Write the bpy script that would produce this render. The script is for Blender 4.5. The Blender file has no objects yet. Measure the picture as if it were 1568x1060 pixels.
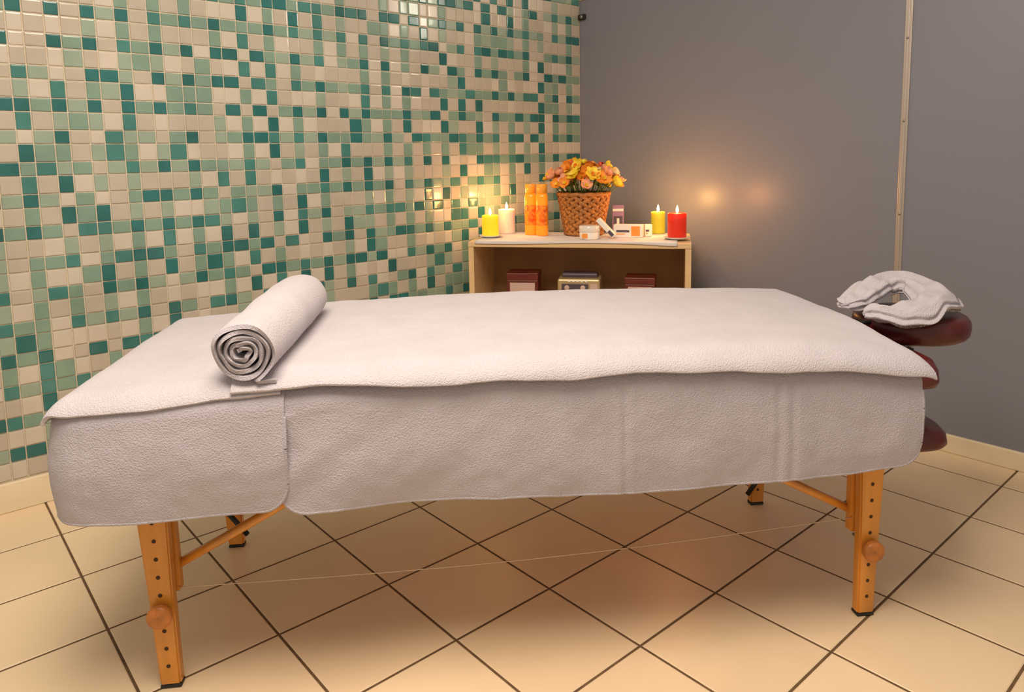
import bpy, bmesh, math, random
from mathutils import Vector, Matrix, noise
random.seed(7)
S=bpy.context.scene
S.view_settings.view_transform='Standard'
S.view_settings.look='None'
COL=S.collection

# ---------------------------------------------------------------- materials
def mat(name,col,rough=.5,var=.08,vscale=8,bump=0,bscale=50,bdist=.002,metal=0,spec=.5,emit=None,estr=0,sss=0,coat=0,trans=0,col2=None,sheen=0,stretch=None):
    m=bpy.data.materials.new(name); m.use_nodes=True
    nt=m.node_tree; N=nt.nodes; L=nt.links
    b=N['Principled BSDF']
    tc=N.new('ShaderNodeTexCoord')
    src=tc.outputs['Object']
    if stretch:
        mp=N.new('ShaderNodeMapping'); mp.inputs['Scale'].default_value=stretch
        L.new(src,mp.inputs['Vector']); src=mp.outputs['Vector']
    n=N.new('ShaderNodeTexNoise'); n.inputs['Scale'].default_value=vscale; n.inputs['Detail'].default_value=4
    L.new(src,n.inputs['Vector'])
    r=N.new('ShaderNodeValToRGB')
    c1=tuple(max(0,c*(1-var)) for c in col[:3])+(1,)
    c2=col2 if col2 else tuple(min(1,c*(1+var)) for c in col[:3])+(1,)
    r.color_ramp.elements[0].position=.35; r.color_ramp.elements[1].position=.65
    r.color_ramp.elements[0].color=c1; r.color_ramp.elements[1].color=c2
    L.new(n.outputs['Fac'],r.inputs['Fac']); L.new(r.outputs['Color'],b.inputs['Base Color'])
    b.inputs['Roughness'].default_value=rough
    b.inputs['Metallic'].default_value=metal
    b.inputs['Specular IOR Level'].default_value=spec
    b.inputs['Coat Weight'].default_value=coat
    b.inputs['Transmission Weight'].default_value=trans
    if sheen:
        b.inputs['Sheen Weight'].default_value=sheen
    if sss:
        b.inputs['Subsurface Weight'].default_value=sss
        b.inputs['Subsurface Radius'].default_value=(.03,.015,.006)
        b.inputs['Subsurface Scale'].default_value=1
    if emit:
        b.inputs['Emission Color'].default_value=emit; b.inputs['Emission Strength'].default_value=estr
    if bump:
        n2=N.new('ShaderNodeTexNoise'); n2.inputs['Scale'].default_value=bscale; n2.inputs['Detail'].default_value=3
        L.new(src,n2.inputs['Vector'])
        bp=N.new('ShaderNodeBump'); bp.inputs['Strength'].default_value=bump; bp.inputs['Distance'].default_value=bdist
        L.new(n2.outputs['Fac'],bp.inputs['Height']); L.new(bp.outputs['Normal'],b.inputs['Normal'])
    return m

def towel_mat(name,col):
    m=mat(name,col,rough=.95,var=.03,vscale=9,spec=.12,sheen=.2)
    nt=m.node_tree;N=nt.nodes;L=nt.links;b=N['Principled BSDF']
    tc=[n for n in N if n.type=='TEX_COORD'][0]
    a=N.new('ShaderNodeTexNoise');a.inputs['Scale'].default_value=320;a.inputs['Detail'].default_value=2
    c=N.new('ShaderNodeTexNoise');c.inputs['Scale'].default_value=40;c.inputs['Detail'].default_value=3
    L.new(tc.outputs['Object'],a.inputs['Vector']);L.new(tc.outputs['Object'],c.inputs['Vector'])
    b1=N.new('ShaderNodeBump');b1.inputs['Strength'].default_value=.8;b1.inputs['Distance'].default_value=.004
    b2=N.new('ShaderNodeBump');b2.inputs['Strength'].default_value=.10;b2.inputs['Distance'].default_value=.005
    L.new(c.outputs['Fac'],b2.inputs['Height']);L.new(a.outputs['Fac'],b1.inputs['Height'])
    L.new(b2.outputs['Normal'],b1.inputs['Normal']);L.new(b1.outputs['Normal'],b.inputs['Normal'])
    return m

M={}
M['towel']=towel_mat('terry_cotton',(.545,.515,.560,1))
M['towel_shaded']=towel_mat('terry_cotton_shaded',(.455,.430,.480,1))  # same terry darkened: shade on the hanging sides put into the colour
M['wood']=mat('beech_lacquer',(.66,.27,.035,1),rough=.3,var=.22,vscale=12,stretch=(1,1,.12),coat=.3)
M['wood2']=mat('maple_laminate',(.74,.51,.26,1),rough=.45,var=.07,vscale=10,stretch=(.2,1,1))
M['tan']=mat('tan_backboard',(.36,.21,.09,1),rough=.6,var=.06)
M['vinyl']=mat('burgundy_vinyl',(.10,.013,.011,1),rough=.32,var=.2,bump=.3,bscale=120,bdist=.001)
M['black']=mat('black_rubber',(.012,.011,.010,1),rough=.5,var=.2)
M['hole']=mat('peg_hole',(.06,.022,.006,1),rough=.8,var=.2)
M['metal']=mat('brushed_aluminium',(.50,.44,.39,1),rough=.4,metal=.6,var=.06,vscale=30,stretch=(1,1,.05))
M['steel']=mat('steel',(.3,.29,.28,1),rough=.3,metal=1,var=.05)
M['grey']=mat('grey_laminate',(.205,.210,.250,1),rough=.38,var=.025,vscale=1.2,bump=.04,bscale=250,bdist=.0006,spec=.5)
M['cream_trim']=mat('cream_ceramic_trim',(.78,.67,.47,1),rough=.3,var=.04)
M['grout']=mat('wall_grout',(.62,.54,.41,1),rough=.8,var=.08,vscale=60)
tk=dict(rough=.17,vscale=6,bump=.14,bscale=26,bdist=.0015,coat=.25)
M['t_cream']=mat('mosaic_cream',(.47,.425,.35,1),var=.06,**tk)
M['t_cream2']=mat('mosaic_ivory',(.56,.515,.435,1),var=.06,**tk)
M['t_green']=mat('mosaic_sage',(.20,.315,.25,1),var=.10,**tk)
M['t_green2']=mat('mosaic_pale_sage',(.285,.37,.295,1),var=.08,**tk)
M['t_teal']=mat('mosaic_teal',(.022,.140,.135,1),var=.2,**tk)
M['t_teal2']=mat('mosaic_jade',(.055,.205,.185,1),var=.15,**tk)
fk=dict(rough=.33,var=.04,vscale=2.5,bump=.08,bscale=9,bdist=.002)
M['f_tile']=mat('floor_ceramic',(.78,.61,.40,1),**fk)
M['f_tile2']=mat('floor_ceramic_b',(.81,.64,.425,1),**fk)
M['f_grout']=mat('floor_grout',(.13,.075,.032,1),rough=.85,var=.2,vscale=30)
M['cloth']=mat('white_runner',(.70,.66,.63,1),rough=.9,var=.05,bump=.4,bscale=140,bdist=.002)
M['plate']=mat('white_china',(.75,.70,.62,1),rough=.2,var=.03)
M['cord']=mat('cream_cord',(.62,.50,.34,1),rough=.6,var=.1)
M['knob']=mat('turned_beech_knob',(.46,.16,.03,1),rough=.4,var=.2,vscale=40)

# ---------------------------------------------------------------- helpers
def new_obj(name,verts,faces,mats,midx=None,smooth=False,parent=None,mw=None):
    me=bpy.data.meshes.new(name); me.from_pydata([tuple(v) for v in verts],[],faces)
    for mm in (mats if isinstance(mats,(list,tuple)) else [mats]): me.materials.append(mm)
    if midx: me.polygons.foreach_set('material_index',midx)
    me.update()
    o=bpy.data.objects.new(name,me); COL.objects.link(o)
    if parent: o.parent=parent
    if mw is not None: o.matrix_world=mw
    return o
def empty(name,mw=None):
    e=bpy.data.objects.new(name,None); COL.objects.link(e); e.empty_display_size=.1
    if mw is not None: e.matrix_world=mw
    return e
class MB:
    def __init__(s): s.v=[];s.f=[];s.m=[];s.mats=[];s.sm=[]
    def mi(s,m):
        if m not in s.mats: s.mats.append(m)
        return s.mats.index(m)
    def add(s,v,f,m,smooth=False):
        o=len(s.v); s.v+= [Vector(x) for x in v]; i=s.mi(m)
        for q in f: s.f.append(tuple(a+o for a in q)); s.m.append(i); s.sm.append(smooth)
    def box(s,lo,hi,m,bev=.003,mtx=None):
        bm=bmesh.new(); bmesh.ops.create_cube(bm,size=1)
        lo=Vector(lo);hi=Vector(hi);c=(lo+hi)/2;d=hi-lo
        for v in bm.verts: v.co=Vector((v.co.x*d.x,v.co.y*d.y,v.co.z*d.z))
        if bev: bmesh.ops.bevel(bm,geom=bm.edges[:],offset=min(bev,min(d)*.45),segments=2,affect='EDGES',profile=.5)
        mt=Matrix.Translation(c) if mtx is None else mtx@Matrix.Translation(c)
        bm.verts.ensure_lookup_table()
        s.add([mt@v.co for v in bm.verts],[[v.index for v in f.verts] for f in bm.faces],m); bm.free()
    def obox(s,a,b,w,h,m,up=(0,0,1),bev=.003):
        a=Vector(a);b=Vector(b);z=(b-a);l=z.length;z.normalize()
        x=Vector(up).cross(z)
        if x.length<1e-4: x=Vector((1,0,0))
        x.normalize();y=z.cross(x)
        mt=Matrix((x,y,z)).transposed().to_4x4(); mt.translation=a
        s.box((-w/2,-h/2,0),(w/2,h/2,l),m,bev,mt)
    def taper(s,sec,v0,v1,m,bev=.004):
        bm=bmesh.new()
        rings=[]
        for (z,a,b_) in sec: rings.append([bm.verts.new(p) for p in ((a,v0,z),(b_,v0,z),(b_,v1,z),(a,v1,z))])
        for i in range(len(rings)-1):
            for q in range(4): bm.faces.new((rings[i][q],rings[i][(q+1)%4],rings[i+1][(q+1)%4],rings[i+1][q]))
        bm.faces.new(rings[0][::-1]);bm.faces.new(rings[-1])
        bmesh.ops.recalc_face_normals(bm,faces=bm.faces)
        eds=[e for e in bm.edges if len(e.link_faces)==2 and e.calc_face_angle(0)>.5]
        bmesh.ops.bevel(bm,geom=eds,offset=bev,segments=2,affect='EDGES')
        bm.verts.index_update()
        s.add([v.co for v in bm.verts],[[v.index for v in f.verts] for f in bm.faces],m); bm.free()
    def lathe(s,prof,m,c=(0,0,0),n=32,mtx=None,sq=0):
        v=[];f=[];k=len(prof)
        for i in range(n):
            a=2*math.pi*i/n
            q=1
            if sq:
                q=1/((abs(math.cos(a))**sq+abs(math.sin(a))**sq)**(1/sq))
            for (r,z) in prof: 
                p=Vector((r*q*math.cos(a),r*q*math.sin(a),z))+Vector(c)
                v.append(mtx@p if mtx is not None else p)
        for i in range(n):
            j=(i+1)%n
            for t in range(k-1): f.append((i*k+t,j*k+t,j*k+t+1,i*k+t+1))
        s.add(v,f,m,True)
    def tube(s,pts,r,m,n=10,cap=True):
        pts=[Vector(p) for p in pts];v=[];f=[]
        rr=r if isinstance(r,(list,tuple)) else [r]*len(pts)
        for i,p in enumerate(pts):
            t=(pts[min(i+1,len(pts)-1)]-pts[max(i-1,0)]).normalized()
            x=t.cross(Vector((0,0,1)))
            if x.length<.05: x=t.cross(Vector((0,1,0)))
            x.normalize();y=t.cross(x)
            for k in range(n):
                a=2*math.pi*k/n; v.append(p+(x*math.cos(a)+y*math.sin(a))*rr[i])
        for i in range(len(pts)-1):
            for k in range(n):
                k2=(k+1)%n; f.append((i*n+k,i*n+k2,(i+1)*n+k2,(i+1)*n+k))
        if cap: f.append(tuple(range(n))[::-1]); f.append(tuple((len(pts)-1)*n+k for k in range(n)))
        s.add(v,f,m,True)
    def sphere(s,c,r,m,seg=14,ring=9,mtx=None):
        v=[];f=[]
        rx,ry,rz=(r,r,r) if not isinstance(r,(tuple,list)) else r
        for j in range(ring+1):
            th=math.pi*j/ring
            for i in range(seg):
                a=2*math.pi*i/seg
                p=Vector((rx*math.sin(th)*math.cos(a),ry*math.sin(th)*math.sin(a),rz*math.cos(th)))
                if mtx is not None: p=mtx@p
                v.append(p+Vector(c))
        for j in range(ring):
            for i in range(seg):
                i2=(i+1)%seg; f.append((j*seg+i,(j+1)*seg+i,(j+1)*seg+i2,j*seg+i2))
        s.add(v,f,m,True)
    def grid(s,P,m,wrap_u=False,wrap_v=False,smooth=True):
        nu=len(P);nv=len(P[0]);f=[]
        for i in range(nu if wrap_u else nu-1):
            for j in range(nv if wrap_v else nv-1):
                i2=(i+1)%nu;j2=(j+1)%nv
                f.append((i*nv+j,i2*nv+j,i2*nv+j2,i*nv+j2))
        s.add([p for r in P for p in r],f,m,smooth)
    def build(s,name,parent=None,mw=None):
        o=new_obj(name,s.v,s.f,s.mats,s.m,False,parent,mw)
        o.data.polygons.foreach_set('use_smooth',s.sm)
        return o
def smoothstep(a,b,x):
    t=max(0,min(1,(x-a)/(b-a))); return t*t*(3-2*t)
def nz(x,y,z,sc): return noise.noise(Vector((x*sc,y*sc,z*sc)))

# ---------------------------------------------------------------- room
XW=-1.582; YW=2.111
ts=.32
b=MB()
g=.0033
x0,x1,y0,y1=-1.62,3.6,-3.2,2.35
b.add([(x0,y0,-.0015),(x1,y0,-.0015),(x1,y1,-.0015),(x0,y1,-.0015)],[(0,1,2,3)],M['f_grout'])
for i in range(-6,13):
    for j in range(-11,8):
        ax=max(i*ts+g,x0);bx=min((i+1)*ts-g,x1);ay=max(j*ts+g,y0);by=min((j+1)*ts-g,y1)
        if bx-ax<.02 or by-ay<.02: continue
        e=.0025
        v=[(ax,ay,-.0015),(bx,ay,-.0015),(bx,by,-.0015),(ax,by,-.0015),(ax+e,ay+e,0),(bx-e,ay+e,0),(bx-e,by-e,0),(ax+e,by-e,0)]
        b.add(v,[(4,5,6,7),(0,1,5,4),(1,2,6,5),(2,3,7,6),(3,0,4,7)],random.choice([M['f_tile'],M['f_tile2']]))
b.box((x0,y0,-.12),(x1,y1,-.004),M['f_grout'],0)
b.build('floor')

b=MB()
b.box((XW-.05,-3.2,0),(XW-.004,YW+.03,2.75),M['grout'],0)
L_=.0620;S_=.0470
rng=random.Random(11)
zs=[];z=.108;k=0
while z<2.75: 
    w=L_ if k%2==0 else S_; zs.append((z,w,k%2)); z+=w;k+=1
ys=[];y=YW-.004;k=0
while y>-3.2:
    w=L_ if k%2==0 else S_; ys.append((y-w,w,k%2)); y-=w;k+=1
gg=.0032
kind={}
for zi,(z,h,pz) in enumerate(zs):
    for yi,(y,w,py) in enumerate(ys):
        big=(pz==0)+(py==0)
        nb=sum(kind.get(q,'')[:6]=='t_teal' for q in ((zi-1,yi),(zi,yi-1)))
        pt={2:.03,1:.42,0:.80}[big]*(1.0,.34,.08)[nb]
        if big==2: pg=.10
        elif big==1: pg=.64
        else: pg=.50
        r=rng.random()
        if r<pt: mt='t_teal' if rng.random()<.68 else 't_teal2'
        elif rng.random()<pg: mt='t_green' if rng.random()<.6 else 't_green2'
        else: mt='t_cream' if rng.random()<.62 else 't_cream2'
        kind[(zi,yi)]=mt
        a0,a1,b0,b1=y+gg/2,y+w-gg/2,z+gg/2,z+h-gg/2
        e=.0016; e2=.005
        tx=rng.uniform(-1,1)*.0006; tz=rng.uniform(-1,1)*.0006; t0=rng.uniform(0,.0006)
        def X(yy,zz,base):
            return XW+base+t0+tx*((yy-(a0+a1)/2)/(w/2))+tz*((zz-(b0+b1)/2)/(h/2))
        v=[(XW-.004,a0,b0),(XW-.004,a1,b0),(XW-.004,a1,b1),(XW-.004,a0,b1)]
        for (ee,bb) in ((e,-.0005),(e2,.0)):
            for (yy,zz) in ((a0+ee,b0+ee),(a1-ee,b0+ee),(a1-ee,b1-ee),(a0+ee,b1-ee)):
                v.append((X(yy,zz,bb),yy,zz))
        f=[(8,9,10,11)]
        for o in (0,4):
            for q in range(4): f.append((o+q,o+(q+1)%4,o+4+(q+1)%4,o+4+q))
        b.add(v,f,M[mt],False)
b.build('wall_left')
b=MB()
b.box((XW-.004,-3.2,0),(XW+.010,YW,.104),M['cream_trim'],.004)
b.build('baseboard_left')

b=MB()
SX=.187
b.box((XW-.03,YW,.07),(SX-.012,YW+.028,2.075),M['grey'],.002)
b.box((SX+.012,YW,.07),(3.6,YW+.028,2.075),M['grey'],.002)
b.box((XW-.03,YW+.02,0),(3.6,YW+.05,2.07),M['grey'],0)
b.build('wall_back')
b=MB()
b.box((SX-.014,YW-.006,.07),(SX+.014,YW+.03,2.085),M['metal'],.003)
b.box((SX-.005,YW-.009,.07),(SX+.005,YW-.004,2.085),M['metal'],.002)
for zz in (.35,.93,1.30,1.62,1.95):
    b.sphere((SX,YW-.009,zz),(.005,.003,.005),M['steel'],10,6)
b.build('trim_1')
b=MB()
b.box((XW,YW-.012,2.055),(3.6,YW+.04,2.10),M['cream_trim'],.003)
b.build('trim_2')
b=MB()
b.box((XW+.012,YW-.012,0),(3.6,YW+.02,.072),M['cream_trim'],.004)
b.build('baseboard_back')
b=MB()
b.box((XW+.002,YW-.02,1.945),(XW+.05,YW-.001,1.975),M['black'],.004)
b.sphere((XW+.03,YW-.022,1.96),(.012,.006,.012),M['steel'],10,6)
b.build('wall_bracket')

# ---------------------------------------------------------------- massage table
C=Vector((-.10,.2975,0)); th=math.atan2(.833,.553)
TM=Matrix.Translation(C)@Matrix.Rotation(th,4,'Z')
table=empty('massage_table',TM)
def H(u): return .708+.030*(1-(u/.98)**2)
P=[]
nu=60
b=MB()
for i in range(nu+1):
    u=-.955+1.875*i/nu
    row=[]
    hh=H(u)-.012
    for (v,z) in [(-.33,hh-.085),(-.365,hh-.075),(-.378,hh-.050),(-.368,hh-.026),(-.34,hh-.008),(-.2,hh),(0,hh),(.2,hh),(.34,hh-.008),(.368,hh-.026),(.378,hh-.050),(.365,hh-.075),(.33,hh-.085)]:
        row.append((u,v,z))
    P.append(row)
b.grid(P,M['vinyl'],wrap_v=True)
for i in (0,nu):
    n=13;b.add(P[i],[tuple(range(n))],M['vinyl'])
b.build('padded_top',table)
b=MB()
for v in (-.335,.335): b.obox((-.93,v,.59),(.91,v,.60),.022,.06,M['wood'])
for u in (-.93,-.02,.02,.90): b.obox((u,-.335,.59),(u,.335,.59),.022,.06,M['wood'])
b.box((-.93,-.34,.618),(.91,.34,.628),M['wood'],.002)
b.build('frame',table)
def leg(name,su,sv):
    b=MB()
    v=.3025*sv; ins=-sv
    cf=-.845 if su<0 else .855
    ct=-.860 if su<0 else .860
    def sec(z,w,dz=0):
        t=z/.45; c=cf+(ct-cf)*min(t,1.3); return (z,c-w/2+dz,c+w/2+dz)
    b.taper([sec(.007,.045),sec(.25,.054),sec(.42,.066),sec(.60,.070)],v-.014,v+.014,M['wood'])
    b.taper([sec(.215,.050,-.009*su),sec(.42,.060,-.007*su),sec(.60,.066,-.006*su)],v+ins*.0155,v+ins*.043,M['wood'])
    s0=sec(0,.046)
    b.box((s0[1],v-.0148,0),(s0[2],v+.0148,.009),M['black'],.003)
    for k in range(9):
        zz=.055+.043*k
        if abs(zz-.185)<.02: continue
        s0=sec(zz,0); vf=v-.0146
        n=10;vs=[(s0[1]+.0048*math.cos(2*math.pi*q/n),vf,zz+.0048*math.sin(2*math.pi*q/n)) for q in range(n)]
        b.add(vs,[tuple(range(n))],M['hole'])
    s0=sec(.187,0);u=s0[1]
    mt=Matrix.Translation((u,v-.0145,.187))@Matrix.Rotation(math.pi/2,4,'X')
    b.lathe([(0,-.001),(.012,0),(.012,.006),(.024,.007),(.027,.013),(.027,.022),(.023,.027),(.008,.029),(0,.026)],M['knob'],n=24,mtx=mt)
    b.tube([(u,v-.01,.187),(u,v+.055,.187)],.004,M['steel'],8)
    return b.build(name,table)
i=1
for su in (-1,1):
    for sv in (-1,1):
        leg('leg_%d'%i,su,sv); i+=1
b=MB()
for su in (-1,1):
    b.obox((.845*su,-.26,.50),(.845*su,.26,.50),.022,.05,M['wood'])
    for v in (-.262,.262):
        b.tube([(.835*su,v,.265),(.70*su,v,.335),(.54*su,v,.42),(.36*su,v,.515),(.25*su,v,.58)],.011,M['wood'],12)
        b.sphere((.835*su,v,.265),.013,M['black'],10,8)
    b.tube([(.85*su,.25,.13),(.80*su,.25,.06)],.008,M['black'],8)
    b.tube([(.85*su,.25,.13),(.85*su,.30,.13)],.006,M['black'],8)
b.build('braces',table)
b=MB()
pts=[]
for k in range(25):
    t=k/24; pts.append((-.83+1.67*t,-.285,.225+.03*t-.022*math.sin(math.pi*t)))
b.tube(pts,.0011,M['cord'],6)
b.build('tension_cord',table)

# face cradle + arm rest
b=MB()
def ring(c,R,r1,r2,m,n=56,k=18,ex=1.0):
    P=[]
    for i in range(n):
        a=2*math.pi*i/n
        row=[]
        for j in range(k):
            t=2*math.pi*j/k
            cr=math.copysign(abs(math.cos(t))**.7,math.cos(t))*r1; cz=math.copysign(abs(math.sin(t))**.7,math.sin(t))*r2
            row.append((c[0]+(R*ex+cr)*math.cos(a),c[1]+(R+cr)*math.sin(a),c[2]+cz))
        P.append(row)
    b.grid(P,m,wrap_u=True,wrap_v=True)
ring((1.160,-.015,.685),.100,.052,.038,M['vinyl'],ex=1.04)
for v in (-.08,.08): b.tube([(.88,v,.605),(1.03,v,.630),(1.16,v,.650)],.010,M['steel'],10)
b.tube([(.93,-.06,.70),(1.0,-.05,.705),(1.06,-.05,.70)],.006,M['black'],8)
b.build('face_cradle',table)
b=MB()
def pad(cu,cv,cz,ru,rv,rz):
    P=[]
    for i in range(48):
        a=2*math.pi*i/48;row=[]
        for (q,zz) in [(0,-1),(.8,-1),(.95,-.85),(1,-.5),(.97,.3),(.85,.9),(.6,1.15),(0,1.2)]:
            ca=math.copysign(abs(math.cos(a))**.75,math.cos(a));sa=math.copysign(abs(math.sin(a))**.75,math.sin(a))
            row.append((cu+ru*q*ca,cv+rv*q*sa,cz+rz*zz))
        P.append(row)
    b.grid(P,M['vinyl'],wrap_u=True)
pad(1.03,-.13,.605,.075,.14,.036)
pad(1.055,-.10,.418,.11,.15,.026)
for v in (-.17,.0):
    b.box((1.00,v-.012,.42),(1.004,v+.012,.66),M['black'],.001)
    b.box((1.05,v-.012,.42),(1.054,v+.012,.66),M['black'],.001)
b.build('arm_rest',table)

# ---------------------------------------------------------------- towels on the table
RB=.062; V0=.345
def bend(a,A0,r):
    s=1 if a>=0 else -1; e=abs(a)-A0
    if e<=0: return a,0
    if e<r*math.pi/2: return s*(A0+r*math.sin(e/r)), r*(1-math.cos(e/r))
    return s*(A0+r), r+(e-r*math.pi/2)
def cover(name,ua,ub,va,vb,lift,seed,nu,nv,m,droop=0,U0=.945,skew=0,trim=0):
    P=[];
    for i in range(nu+1):
        t=i/nu; row=[]
        va_=va(ua+(ub-ua)*t)
        for j in range(nv+1):
            q=va_+(vb-va_)*j/nv
            sk=skew*smoothstep(.15,-.40,q)
            ua_=ua+trim*smoothstep(-.22,-.41,q)
            a=ua_+(ub-sk-ua_)*t
            u,du=bend(a,U0-(sk if a>0 else 0),.055); v,dv=bend(q,V0,RB)
            d=math.hypot(du,dv) if (du<.2 and dv<.2) else du+dv
            z=H(u)+lift-d
            z+=.0035*nz(u+seed,v,0,5)*(1-min(1,d/.05)*.5)+.0014*nz(u,v+seed,3,18)
            z+=.0025*nz(u*1.0+seed,v*.35,2,13)*smoothstep(-.15,-.38,v)
            out=lift+.003*nz(u*1+seed,0,z,9)
            if dv>0: v+=math.copysign(out*min(1,dv/.03),v)
            if du>0: u+=math.copysign(out*min(1,du/.05),u)
            if droop: z-=droop*smoothstep(.62,.98,u)*smoothstep(-.1,-.42,v)
            row.append((u,v,z))
        P.append(row)
    b=MB(); b.grid(P,m)
    o=b.build(name,None,TM)
    md=o.modifiers.new('thick','SOLIDIFY'); md.thickness=.008; md.offset=0
    md=o.modifiers.new('bev','BEVEL'); md.width=.0025; md.segments=2; md.limit_method='ANGLE'
    return o
cover('cover_towel',-1.055,-.55,lambda a:-V0-.064-.004*smoothstep(-.9,-.6,a)+.006*math.sin(a*9)+.010*smoothstep(-.98,-1.05,a),.50,.006,2.1,60,90,M['towel'],U0=.966,trim=.014)
def hemR(a): return -V0-.060-.022*smoothstep(-.6,-.2,a)+.006*smoothstep(0,.3,a)-.012*smoothstep(.3,.8,a)-.004*math.sin(a*5)-.006*nz(a,0,0,6)
cover('cover_towel',-.650,.985,hemR,.50,.0155,5.3,180,100,M['towel'],droop=.018,U0=.925,skew=.045)

def drape(name,path,zbot,seed,m,n_h=52,creases=(),cornr=.055,inner=0,zt_add=None):
    Ltot=path[-1][4]; P=[]
    for (u,v,nx,ny,s) in path:
        row=[]
        Hh=H(max(-.98,min(.98,u)))-.004+(zt_add(s) if zt_add else 0); zb=zbot(s)
        e=min(s,Ltot-s)
        if e<cornr: zb+=cornr-math.sqrt(max(0,cornr**2-(cornr-e)**2))
        for j in range(9):
            ang=(j/9)*math.pi/2
            o=-RB+RB*math.sin(ang)-inner; z=Hh-RB*(1-math.cos(ang))
            if j==0: row.append((u+nx*(o-.03),v+ny*(o-.03),z))
            row.append((u+nx*o,v+ny*o,z))
        zt=Hh-RB
        for j in range(n_h+1):
            h=j/n_h; z=zt+(zb-zt)*h
            o=-inner+.010*math.sin(h*math.pi*.9)
            o+=(.010*h*nz(s*1.0+seed,0,h*.3,4.5)+.0055*nz(s*1.0+seed,h*.12,1,10)*smoothstep(.0,.6,h)
                +.0065*nz(s*.9+h*.25+seed,h*.12,2,12)*math.exp(-s/.45)*(1 if nx==0 else .4)
                +.0012*nz(s,z,seed,30))*(1 if h>.04 else h/.04)
            for c,amp in creases:
                dd=(s-c); o+=amp*(-.005*math.exp(-(dd/.006)**2)+.0022*math.exp(-((dd-.016)/.008)**2)+.0022*math.exp(-((dd+.016)/.008)**2))
            row.append((u+nx*o,v+ny*o,z))
        P.append(row)
    b=MB(); b.grid(P,m)
    o=b.build(name,None,TM)
    md=o.modifiers.new('thick','SOLIDIFY'); md.thickness=.006; md.offset=0
    md=o.modifiers.new('bev','BEVEL'); md.width=.002; md.segments=2; md.limit_method='ANGLE'
    nH=len(P[0])
    edge=[P[0][j] for j in range(12,nH)]+[P[i][nH-1] for i in range(1,len(P)-1)]+[P[-1][j] for j in range(nH-1,11,-1)]
    b=MB(); b.tube(edge,.0042,m,8); b.build('stitched_hem',o)
    return o
def path_lin(pts):
    out=[];s=0;last=None
    for (u,v,nx,ny) in pts:
        if last: s+=math.hypot(u-last[0],v-last[1])
        out.append((u,v,nx,ny,s)); last=(u,v)
    return out
pts=[]
vn=-(V0+RB); R=.080; ul=-1.030
for k in range(60):
    pts.append((ul,.30-(.30-(vn+R))*k/60,-1,0))
for k in range(21):
    a=math.pi+ (math.pi/2)*k/20
    pts.append((ul+R+R*math.cos(a),vn+R+R*math.sin(a),math.cos(a),math.sin(a)))
for k in range(1,70):
    pts.append((ul+R+(-.543-ul-R)*k/69,vn-.002,0,-1))
drape('side_towel',path_lin(pts),lambda s:.462+.010*math.sin(s*4+1),1.7,M['towel_shaded'])
pts=[(-.560+1.474*k/220,vn,0,-1) for k in range(221)]
drape('side_towel',path_lin(pts),lambda s:.440+.006*math.sin(s*6)+.012*smoothstep(1.3,1.44,s)-.012*smoothstep(.5,1.2,s),8.2,M['towel_shaded'],creases=((.752,.50),(1.115,.42),(1.150,.42)),inner=.004,zt_add=lambda s:-.014*smoothstep(1.15,1.47,s))
pts=[(.90-1.85*k/150,V0+RB,0,1) for k in range(151)]
drape('side_towel',path_lin(pts),lambda s:.50+.01*math.sin(s*5),4.4,M['towel_shaded'])

# rolled towel
def rolled():
    b=MB()
    turns=4.6; pitch=.0126; r0=.009; th_=.0086
    A=Vector((-.622,-.405,.796)); B=Vector((-.592,.195,.797))
    ax=(B-A).normalized(); e1=Vector((1,0,0)); e1=(e1-ax*e1.dot(ax)).normalized(); e2=Vector((0,0,1)); e2=(e2-ax*e2.dot(ax)).normalized()
    nseg=250; NL=40
    cl=[]
    a_end=-math.pi*.38
    for i in range(nseg+1):
        t=i/nseg*turns; a=a_end-(t-turns)*2*math.pi
        r=r0+pitch*t+.0016*math.sin(3*a)+.0012*math.sin(a*2+t)+.0010*math.sin(5*a+2*t)
        cl.append(Vector((r*math.cos(a),r*math.sin(a)*.93)))
    for k in range(1,9):
        last=cl[-1]+Vector((.0050,-.0002 if cl[-1].y<-.060 else -.003)); cl.append(last)
    prof_o=[];prof_i=[]
    for i,p in enumerate(cl):
        t=(cl[min(i+1,len(cl)-1)]-cl[max(i-1,0)]).normalized(); n=Vector((-t.y,t.x))
        prof_o.append(p+n*th_/2);prof_i.append(p-n*th_/2)
    loop=prof_o+prof_i[::-1]; k=len(loop)
    P=[]
    for j in range(NL+1):
        t=j/NL
        row=[]
        base=A.lerp(B,t)
        for q,p in enumerate(loop):
            sc=1.0+.09*smoothstep(0,.5,t)+.03*nz(t*3,0,0,1.5)-.05*math.exp(-((1-t)/.03)**2)
            off=0
            if j==0: off=-.005*math.sin(q*.11)+.003*math.sin(q*.37)
            w=1+.02*nz(p.x*14,p.y*14,t*4,1)
            lift=(sc-1)*.064
            row.append(base+e1*p.x*sc*w+e2*(p.y*sc*w+lift)+ax*off)
        P.append(row)
    b.grid(P,M['towel'],wrap_v=True)
    n=len(cl)
    for row,flip in ((P[0],False),(P[-1],True)):
        f=[]
        for i in range(n-1):
            q=(i,i+1,k-2-i,k-1-i); f.append(q[::-1] if flip else q)
        b.add(row,f,M['towel_shaded'],True)  # roll ends take the darkened terry, shade painted in
    return b.build('rolled_towel',None,TM)
rolled()

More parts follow.
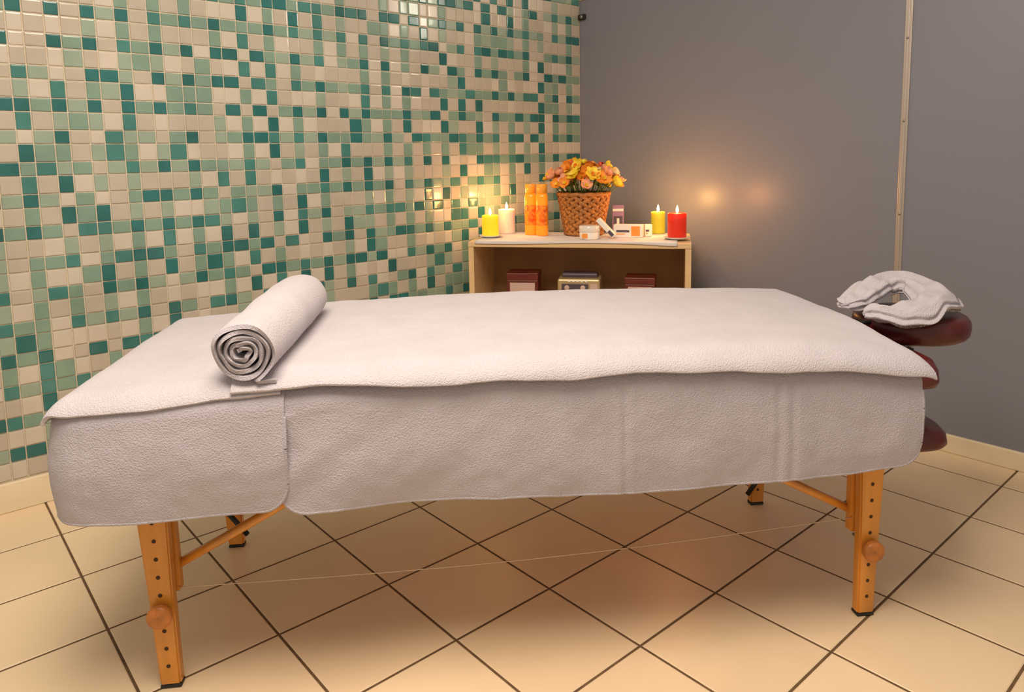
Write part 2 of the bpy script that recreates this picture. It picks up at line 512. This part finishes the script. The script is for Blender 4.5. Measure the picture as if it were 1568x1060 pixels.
def cradle_towel():
    b=MB()
    ctrl=[(.945,-.03,.742,.034),(1.01,.015,.754,.044),(1.08,.060,.772,.052),(1.155,.088,.790,.055),(1.212,.062,.788,.058),(1.222,-.005,.774,.064),(1.190,-.075,.760,.064),(1.125,-.118,.750,.058),(1.04,-.125,.744,.052),(.960,-.100,.738,.040)]
    def cr(p0,p1,p2,p3,t):
        return [0.5*((2*b_)+(-a+c)*t+(2*a-5*b_+4*c-d)*t*t+(-a+3*b_-3*c+d)*t**3) for a,b_,c,d in zip(p0,p1,p2,p3)]
    pts=[]
    n=len(ctrl)
    for i in range(n-1):
        p0=ctrl[max(i-1,0)];p1=ctrl[i];p2=ctrl[i+1];p3=ctrl[min(i+2,n-1)]
        for k in range(14): pts.append(cr(p0,p1,p2,p3,k/14))
    pts.append(ctrl[-1])
    P=[];K=60
    for i,p in enumerate(pts):
        q0=pts[max(i-1,0)];q1=pts[min(i+1,len(pts)-1)]
        t=Vector((q1[0]-q0[0],q1[1]-q0[1],0)).normalized(); side=Vector((t.y,-t.x,0))
        e=min(i,len(pts)-1-i); cap=min(1,.35+e/7*.65) if e<7 else 1
        hw=p[3]*cap; row=[]
        for k in range(K):
            a=2*math.pi*k/K
            x=math.copysign(abs(math.cos(a))**.6,math.cos(a))*hw
            zz=math.copysign(abs(math.sin(a))**.6,math.sin(a))*.024*cap
            if math.sin(a)>0:
                zz+=.007*math.cos(x/hw*math.pi*2.2+.6+i*.03)-.012*(x/hw)**2
            if abs(math.sin(a))<.8: x+=.005*math.cos(zz*380)
            w=Vector((p[0],p[1],p[2]))+side*x+Vector((0,0,zz))
            d=nz(w.x,w.y,w.z,9)*.020+nz(w.x,w.y,w.z,22)*.010
            w+=Vector((side.x*d*.7,side.y*d*.7,d))
            row.append(w)
        P.append(row)
    b.grid(P,M['towel'],wrap_v=True)
    b.add(P[0],[tuple(range(K))],M['towel'],True);b.add(P[-1],[tuple(range(K))[::-1]],M['towel'],True)
    b.build('cradle_towel',None,TM)
cradle_towel()

# ---------------------------------------------------------------- cabinet
LC=Vector((-1.33,1.08,0)); tc=math.atan2(.597,.802)
CM=Matrix.Translation(LC)@Matrix.Rotation(tc,4,'Z')
W=1.02;D=.410;HT=.793
b=MB()
tt=.024
b.box((0,0,HT-tt),(W,D,HT),M['wood2'],.002)
b.box((0,.003,0),(.026,D,HT-tt),M['wood2'],.002)
b.box((W-.026,.003,0),(W,D,HT-tt),M['wood2'],.002)
b.box((.026,D-.012,.03),(W-.026,D-.004,HT-tt),M['tan'],0)
b.box((.026,.01,.455),(W-.026,D-.012,.48),M['wood2'],.002)
b.box((.026,.01,.05),(W-.026,D-.012,.075),M['wood2'],.002)
b.box((.026,.02,0),(W-.026,.035,.05),M['wood2'],.002)
b.build('storage_cabinet',None,CM)
P=[]
for i in range(81):
    x=.035+.925*i/80; row=[]
    dr=.008+.004*math.sin(x*7+.5)+.004*smoothstep(.75,.95,x)
    for j in range(31):
        t=j/30
        if j<5: q=-(5-j)/5*dr; y=-.004; z=HT+.003+q
        else: y=-.004+.405*(j-5)/25; z=HT+.0035+.0010*nz(x,y,0,20)
        row.append((x,y,z))
    P.append(row)
b=MB(); b.grid(P,M['cloth']); o=b.build('table_runner',None,CM)
md=o.modifiers.new('t','SOLIDIFY');md.thickness=.003;md.offset=0
TZ=HT+.0062
M['flame']=mat('flame',(1,.6,.2,1),emit=(1,.62,.20,1),estr=40,var=.01)
M['wick']=mat('wick',(.03,.02,.01,1),var=.1)
def candle(x,y,r,h,col,glow,gs,plate=False,power=2.0,lc=(1,.50,.14)):
    e=empty('candle',CM@Matrix.Translation((x,y,TZ)))
    z0=0
    b=MB()
    if plate:
        b.lathe([(0,0),(r*.9,0),(r*1.25,.004),(r*1.45,.009),(r*1.42,.011),(r*1.2,.007),(0,.006)],M['plate'],n=40)
        b.build('saucer',e); z0=.0068; b=MB()
    wx=mat('wax_%d'%int(x*100),col,rough=.4,var=.08,vscale=20,sss=.8,emit=glow,estr=gs)  # whole wax body emits, standing in for flame light shining through
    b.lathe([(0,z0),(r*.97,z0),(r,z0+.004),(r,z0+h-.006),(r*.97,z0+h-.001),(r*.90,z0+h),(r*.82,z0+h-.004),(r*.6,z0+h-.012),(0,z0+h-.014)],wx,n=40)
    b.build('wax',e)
    b=MB(); b.tube([(0,0,z0+h-.016),(.001,0,z0+h-.004),(.002,0,z0+h+.004)],.0012,M['wick'],6); b.build('wick',e)
    b=MB(); b.lathe([(0,z0+h-.001),(.004,z0+h+.003),(.0065,z0+h+.009),(.006,z0+h+.017),(.0035,z0+h+.026),(0,z0+h+.036)],M['flame'],n=14); b.build('flame',e)
    l=bpy.data.lights.new('candle_light','POINT'); l.energy=power; l.color=lc; l.shadow_soft_size=.025
    lo=bpy.data.objects.new('candle_light',l); COL.objects.link(lo); lo.parent=e; lo.location=(0,0,z0+h+.05)
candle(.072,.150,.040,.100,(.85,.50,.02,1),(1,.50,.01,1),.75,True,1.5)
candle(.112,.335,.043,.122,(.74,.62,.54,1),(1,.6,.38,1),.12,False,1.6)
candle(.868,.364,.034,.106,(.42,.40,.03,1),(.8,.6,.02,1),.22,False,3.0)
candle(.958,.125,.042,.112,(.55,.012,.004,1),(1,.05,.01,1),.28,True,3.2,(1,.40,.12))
M['orange']=mat('orange_lotion_glow',(.92,.29,.015,1),rough=.18,var=.1,vscale=30,sss=.3,emit=(1,.30,.01,1),estr=.35)  # bottle emits faintly: candlelit glow put into the material
M['orange_l']=mat('orange_label_print_glow',(.94,.33,.02,1),col2=(.62,.03,.005,1),rough=.3,vscale=45,var=.05,emit=(1,.22,.01,1),estr=.18)  # printed label, with the bottle's candlelit glow added as emission
M['orange_cap']=mat('amber_cap_glow',(.88,.36,.04,1),rough=.25,var=.05,emit=(1,.32,.02,1),estr=.12)  # cap also emits a little to look lit by the candles
for (x,y) in ((.250,.270),(.312,.240)):
    b=MB()
    b.lathe([(0,0),(.026,0),(.029,.004),(.029,.05)],M['orange'],n=36,sq=3)
    b.lathe([(.029,.05),(.0295,.052),(.0295,.145),(.029,.148)],M['orange_l'],n=36,sq=3)
    b.lathe([(.029,.148),(.029,.19),(.026,.202),(.018,.208)],M['orange'],n=36,sq=3)
    b.lathe([(.018,.206),(.0265,.208),(.0265,.248),(.024,.252),(0,.252)],M['orange_cap'],n=30)
    b.build('lotion_bottle',None,CM@Matrix.Translation((x,y,TZ)))

M['rattan']=mat('woven_hyacinth',(.38,.145,.030,1),rough=.6,var=.35,vscale=60,bump=.6,bscale=160,bdist=.002)
M['rattan_in']=mat('basket_inner',(.14,.06,.02,1),rough=.8,var=.2)
fl=empty('flower_basket',CM@Matrix.Translation((.511,.290,TZ+.001)))
b=MB()
bh=.202
def br(z): return .090+.036*(z/bh)
b.lathe([(0,.002),(br(0)-.006,.002),(br(bh)-.008,bh-.01),(br(bh)-.014,bh-.01),(br(0)-.014,.008),(0,.008)],M['rattan_in'],n=40)
rows=11
for k in range(rows):
    z=.013+(bh-.023)*k/(rows-1); R=br(z)-.003; n=17
    for q in range(n):
        a=2*math.pi*(q+(k%2)*.5)/n
        sl=.55 if k%2 else -.55
        mt=Matrix.Rotation(a,3,'Z')@Matrix.Rotation(sl,3,'X')
        w=2*math.pi*R/n*.66
        b.sphere((R*math.cos(a),R*math.sin(a),z),(.010,w,.0120),M['rattan'],8,6,mt)
for zz,rr in ((bh-.002,.010),(.008,.008)):
    pts=[]
    for q in range(49):
        a=2*math.pi*q/48; pts.append(((br(zz)+.001*math.sin(a*24))*math.cos(a),(br(zz))*math.sin(a),zz+(.0015*math.sin(a*14) if zz>.1 else 0)))
    b.tube(pts,rr,M['rattan'],8,False)
b.build('basket',fl)
fc={'y':(.98,.66,.04,1),'o':(.95,.33,.03,1),'p':(.92,.42,.24,1),'r':(.74,.12,.06,1),'c':(.95,.72,.38,1)}
fm={k:mat('petal_'+k,v,rough=.55,var=.18,vscale=40,sss=.15) for k,v in fc.items()}
M['stem']=mat('stem_green',(.12,.20,.03,1),rough=.5,var=.2)
b=MB()
rg=random.Random(5)
def flower(c,dirv,size,m,mc,n=6):
    d=Vector(dirv).normalized(); q=d.to_track_quat('Z','Y').to_matrix()
    spin=rg.random()*6
    cup0=rg.uniform(.35,.95)
    for i in range(n):
        a=spin+2*math.pi*i/n
        R=Matrix.Rotation(a,3,'Z')
        P=[]
        cup=cup0+rg.uniform(-.12,.12)
        for s in range(7):
            t=s/6; w=size*.36*math.sin(math.pi*(t*.86+.07))**.8
            row=[]
            for k in range(5):
                x=(k/4-.5)*2
                p=Vector((size*t*math.cos(cup*(.3+t)),x*w,size*t*math.sin(cup*(.3+t))*.8+abs(x)**2*w*.4+.15*w*math.sin(5*t+x*2)))
                row.append(q@(R@p)+Vector(c))
            P.append(row)
        b.grid(P,m)
    P=[]
    for s in range(4):
        t=s/3; row=[]
        for k in range(12):
            a=2*math.pi*k/12; r=size*(.09+.12*t**1.5)*(1+.12*math.sin(a*6)*t)
            row.append(q@Vector((r*math.cos(a),r*math.sin(a),size*.38*t))+Vector(c))
        P.append(row)
    b.grid(P,mc,wrap_v=True)
keys=['y','o','p','y','c','o','y','o','p','r']
NF=64
for i in range(NF):
    a=i*2.39996; rr=math.sqrt((i+.5)/NF)
    R=rr*.165
    z=bh+.006+.105*math.sqrt(max(0,1-rr**2*.93))+rg.uniform(-.022,.034)
    c=(R*math.cos(a)*1.08,R*math.sin(a)*.72,z)
    d=(c[0]*1.0+rg.uniform(-.07,.07),c[1]*1.0-.04+rg.uniform(-.06,.06),.10+rg.uniform(-.06,.05))
    kx=rg.choice(keys)
    flower(c,d,rg.uniform(.036,.054),fm[kx],fm[rg.choice(['y','o',kx])])
    b.tube([(c[0]*.3,c[1]*.3,bh-.06),(c[0]*.75,c[1]*.75,(bh+z)/2-.02),c],.002,M['stem'],5)
for i in range(26):
    a=rg.random()*6.28; R=.08; L_f=rg.uniform(.05,.075); el=rg.uniform(-.1,.9)
    P=[]
    for s in range(7):
        t=s/6; w=.010*math.sin(math.pi*min(1,t*.9+.08)); rad=R+L_f*t*math.cos(el); z=bh+.02+L_f*t*math.sin(el)-.03*t*t+.02
        row=[]
        for k in (-1,0,1): row.append((rad*math.cos(a)-k*w*math.sin(a),(rad*math.sin(a)+k*w*math.cos(a))*.8,z+abs(k)*.003))
        P.append(row)
    b.grid(P,M['stem'])
b.build('flowers',fl)

M['carton']=mat('white_carton',(.80,.76,.68,1),rough=.45,var=.03)
M['print_o']=mat('orange_print',(.85,.28,.04,1),rough=.45,var=.1)
M['print_d']=mat('dark_print',(.08,.06,.08,1),rough=.45,var=.1)
M['lilac']=mat('lilac_carton',(.30,.19,.30,1),rough=.35,var=.1)
def at(x,y,z,rz,rx=0,ry=0): return CM@Matrix.Translation((x,y,z))@Matrix.Rotation(rz,4,'Z')@Matrix.Rotation(ry,4,'Y')@Matrix.Rotation(rx,4,'X')
b=MB(); b.box((-.028,-.018,0),(.028,.018,.140),M['lilac'],.0015); b.box((-.022,-.0188,.018),(.022,-.018,.085),M['print_d'],0)
b.box((-.006,-.0194,.03),(.006,-.0186,.075),M['carton'],0); b.box((-.026,-.0185,.110),(.026,-.0179,.122),M['carton'],0)
b.build('perfume_box',None,at(.672,.365,TZ,.12))
def carton(name,x,y,z,w,d,h,rz,ry=0,o=True):
    b=MB(); b.box((-w/2,-d/2,0),(w/2,d/2,h),M['carton'],.0015)
    if o: b.box((w*.12,-d/2-.0006,h*.12),(w*.42,-d/2+.0002,h*.88),M['print_o'],0)
    b.box((-w*.40,-d/2-.0006,h*.40),(w*.05,-d/2+.0002,h*.58),M['print_d'],0)
    b.box((-w*.40,-d/2-.0006,h*.22),(-w*.1,-d/2+.0002,h*.30),M['print_o'],0)
    b.build(name,None,at(x,y,z,rz,0,ry))
carton('cosmetic_box',.735,.190,TZ,.135,.045,.060,-.10)
carton('cosmetic_box',.823,.235,TZ,.035,.030,.056,.3,0,False)
b=MB(); b.lathe([(0,0),(.046,0),(.047,.003),(.047,.034),(.045,.036)],M['carton'],n=36); b.lathe([(.048,.034),(.049,.036),(.049,.060),(.046,.063),(0,.063)],M['plate'],n=36)
b.box((-.030,-.0485,.008),(-.004,-.0455,.028),M['print_o'],0)
b.build('cream_jar',None,at(.560,.105,TZ,0))
b=MB(); b.box((-.055,-.018,-.011),(.055,.018,.011),M['carton'],.004); b.box((.02,-.0185,-.008),(.05,-.0175,.008),M['print_d'],0)
b.build('cream_tube',None,at(.637,.110,TZ+.052,-.1,0,.80))

M['redbox']=mat('dark_red_box',(.14,.018,.012,1),rough=.4,var=.15)
M['label']=mat('pink_label',(.60,.42,.35,1),rough=.5,var=.05)
SZ=.4805
def redbox(x,y,w,d,h,rz):
    b=MB(); b.box((-w/2,-d/2,0),(w/2,d/2,h*.78),M['redbox'],.003); b.box((-w/2-.002,-d/2-.002,h*.78),(w/2+.002,d/2+.002,h),M['redbox'],.003)
    b.box((-w*.40,-d/2-.0008,h*.10),(w*.40,-d/2+.0002,h*.70),M['label'],0)
    b.build('gift_box',None,at(x,y,SZ,rz))
redbox(.235,.155,.150,.13,.152,.06)
redbox(.795,.145,.135,.13,.142,-.03)
M['gold']=mat('champagne_plastic',(.50,.38,.20,1),rough=.35,metal=.3,var=.05)
b=MB()
b.box((-.10,-.08,0),(.10,.08,.130),M['gold'],.008)
b.box((-.080,-.083,.072),(.045,-.079,.108),M['print_d'],.001)
b.box((.055,-.083,.072),(.088,-.079,.108),M['label'],.001)
for q in (-.055,.020):
    mt=Matrix.Translation((q,-.083,.090))@Matrix.Rotation(math.pi/2,4,'X')
    b.lathe([(0,0),(.012,0),(.012,.003),(.008,.004),(0,.004)],M['label'],n=24,mtx=mt)
for q in range(5): b.box((-.05+.02*q,-.085,.116),(-.038+.02*q,-.075,.124),M['carton'],.001)
b.box((-.085,-.03,.130),(.085,.05,.150),M['print_d'],.006)
b.box((-.055,-.0835,.012),(.055,-.079,.05),M['label'],.001)
b.build('cassette_radio',None,at(.508,.16,SZ,.03))

# ---------------------------------------------------------------- lights
def area(name,loc,target,sx,sy,e,col):
    l=bpy.data.lights.new(name,'AREA'); l.shape='RECTANGLE'; l.size=sx;l.size_y=sy;l.energy=e;l.color=col
    o=bpy.data.objects.new(name,l);COL.objects.link(o);o.location=loc
    o.rotation_euler=(Vector(target)-Vector(loc)).to_track_quat('-Z','Y').to_euler()
    return o
area('ceiling_light',(.45,-.60,2.65),(.2,-.2,0),1.2,1.2,76,(1,.84,.68))
area('ceiling_light',(1.15,2.80,2.62),(-.9,.6,.9),.16,.8,11,(1,.86,.68))
w=bpy.data.worlds.new('room_ambient');S.world=w;w.use_nodes=True
bg=w.node_tree.nodes['Background'];bg.inputs['Color'].default_value=(1,.84,.70,1);bg.inputs['Strength'].default_value=.50

# ---------------------------------------------------------------- camera
cam=bpy.data.cameras.new('camera');co=bpy.data.objects.new('camera',cam);COL.objects.link(co)
px,py,pz,yaw,pit,rol,fl_,cy=1.369,-.974,1.193,2.43,.12,-.018,1111.448,371.793
f=Vector((math.cos(yaw)*math.cos(pit),math.sin(yaw)*math.cos(pit),-math.sin(pit)))
r=Vector((math.sin(yaw),-math.cos(yaw),0)); u=r.cross(f)
r2=r*math.cos(rol)+u*math.sin(rol); u2=-r*math.sin(rol)+u*math.cos(rol)
mw=Matrix((r2,u2,-f)).transposed().to_4x4(); mw.translation=(px,py,pz)
co.matrix_world=mw
cam.sensor_width=36;cam.lens=fl_/1568*36;cam.shift_y=-(530-cy)/1568
cam.clip_start=.05
S.camera=co
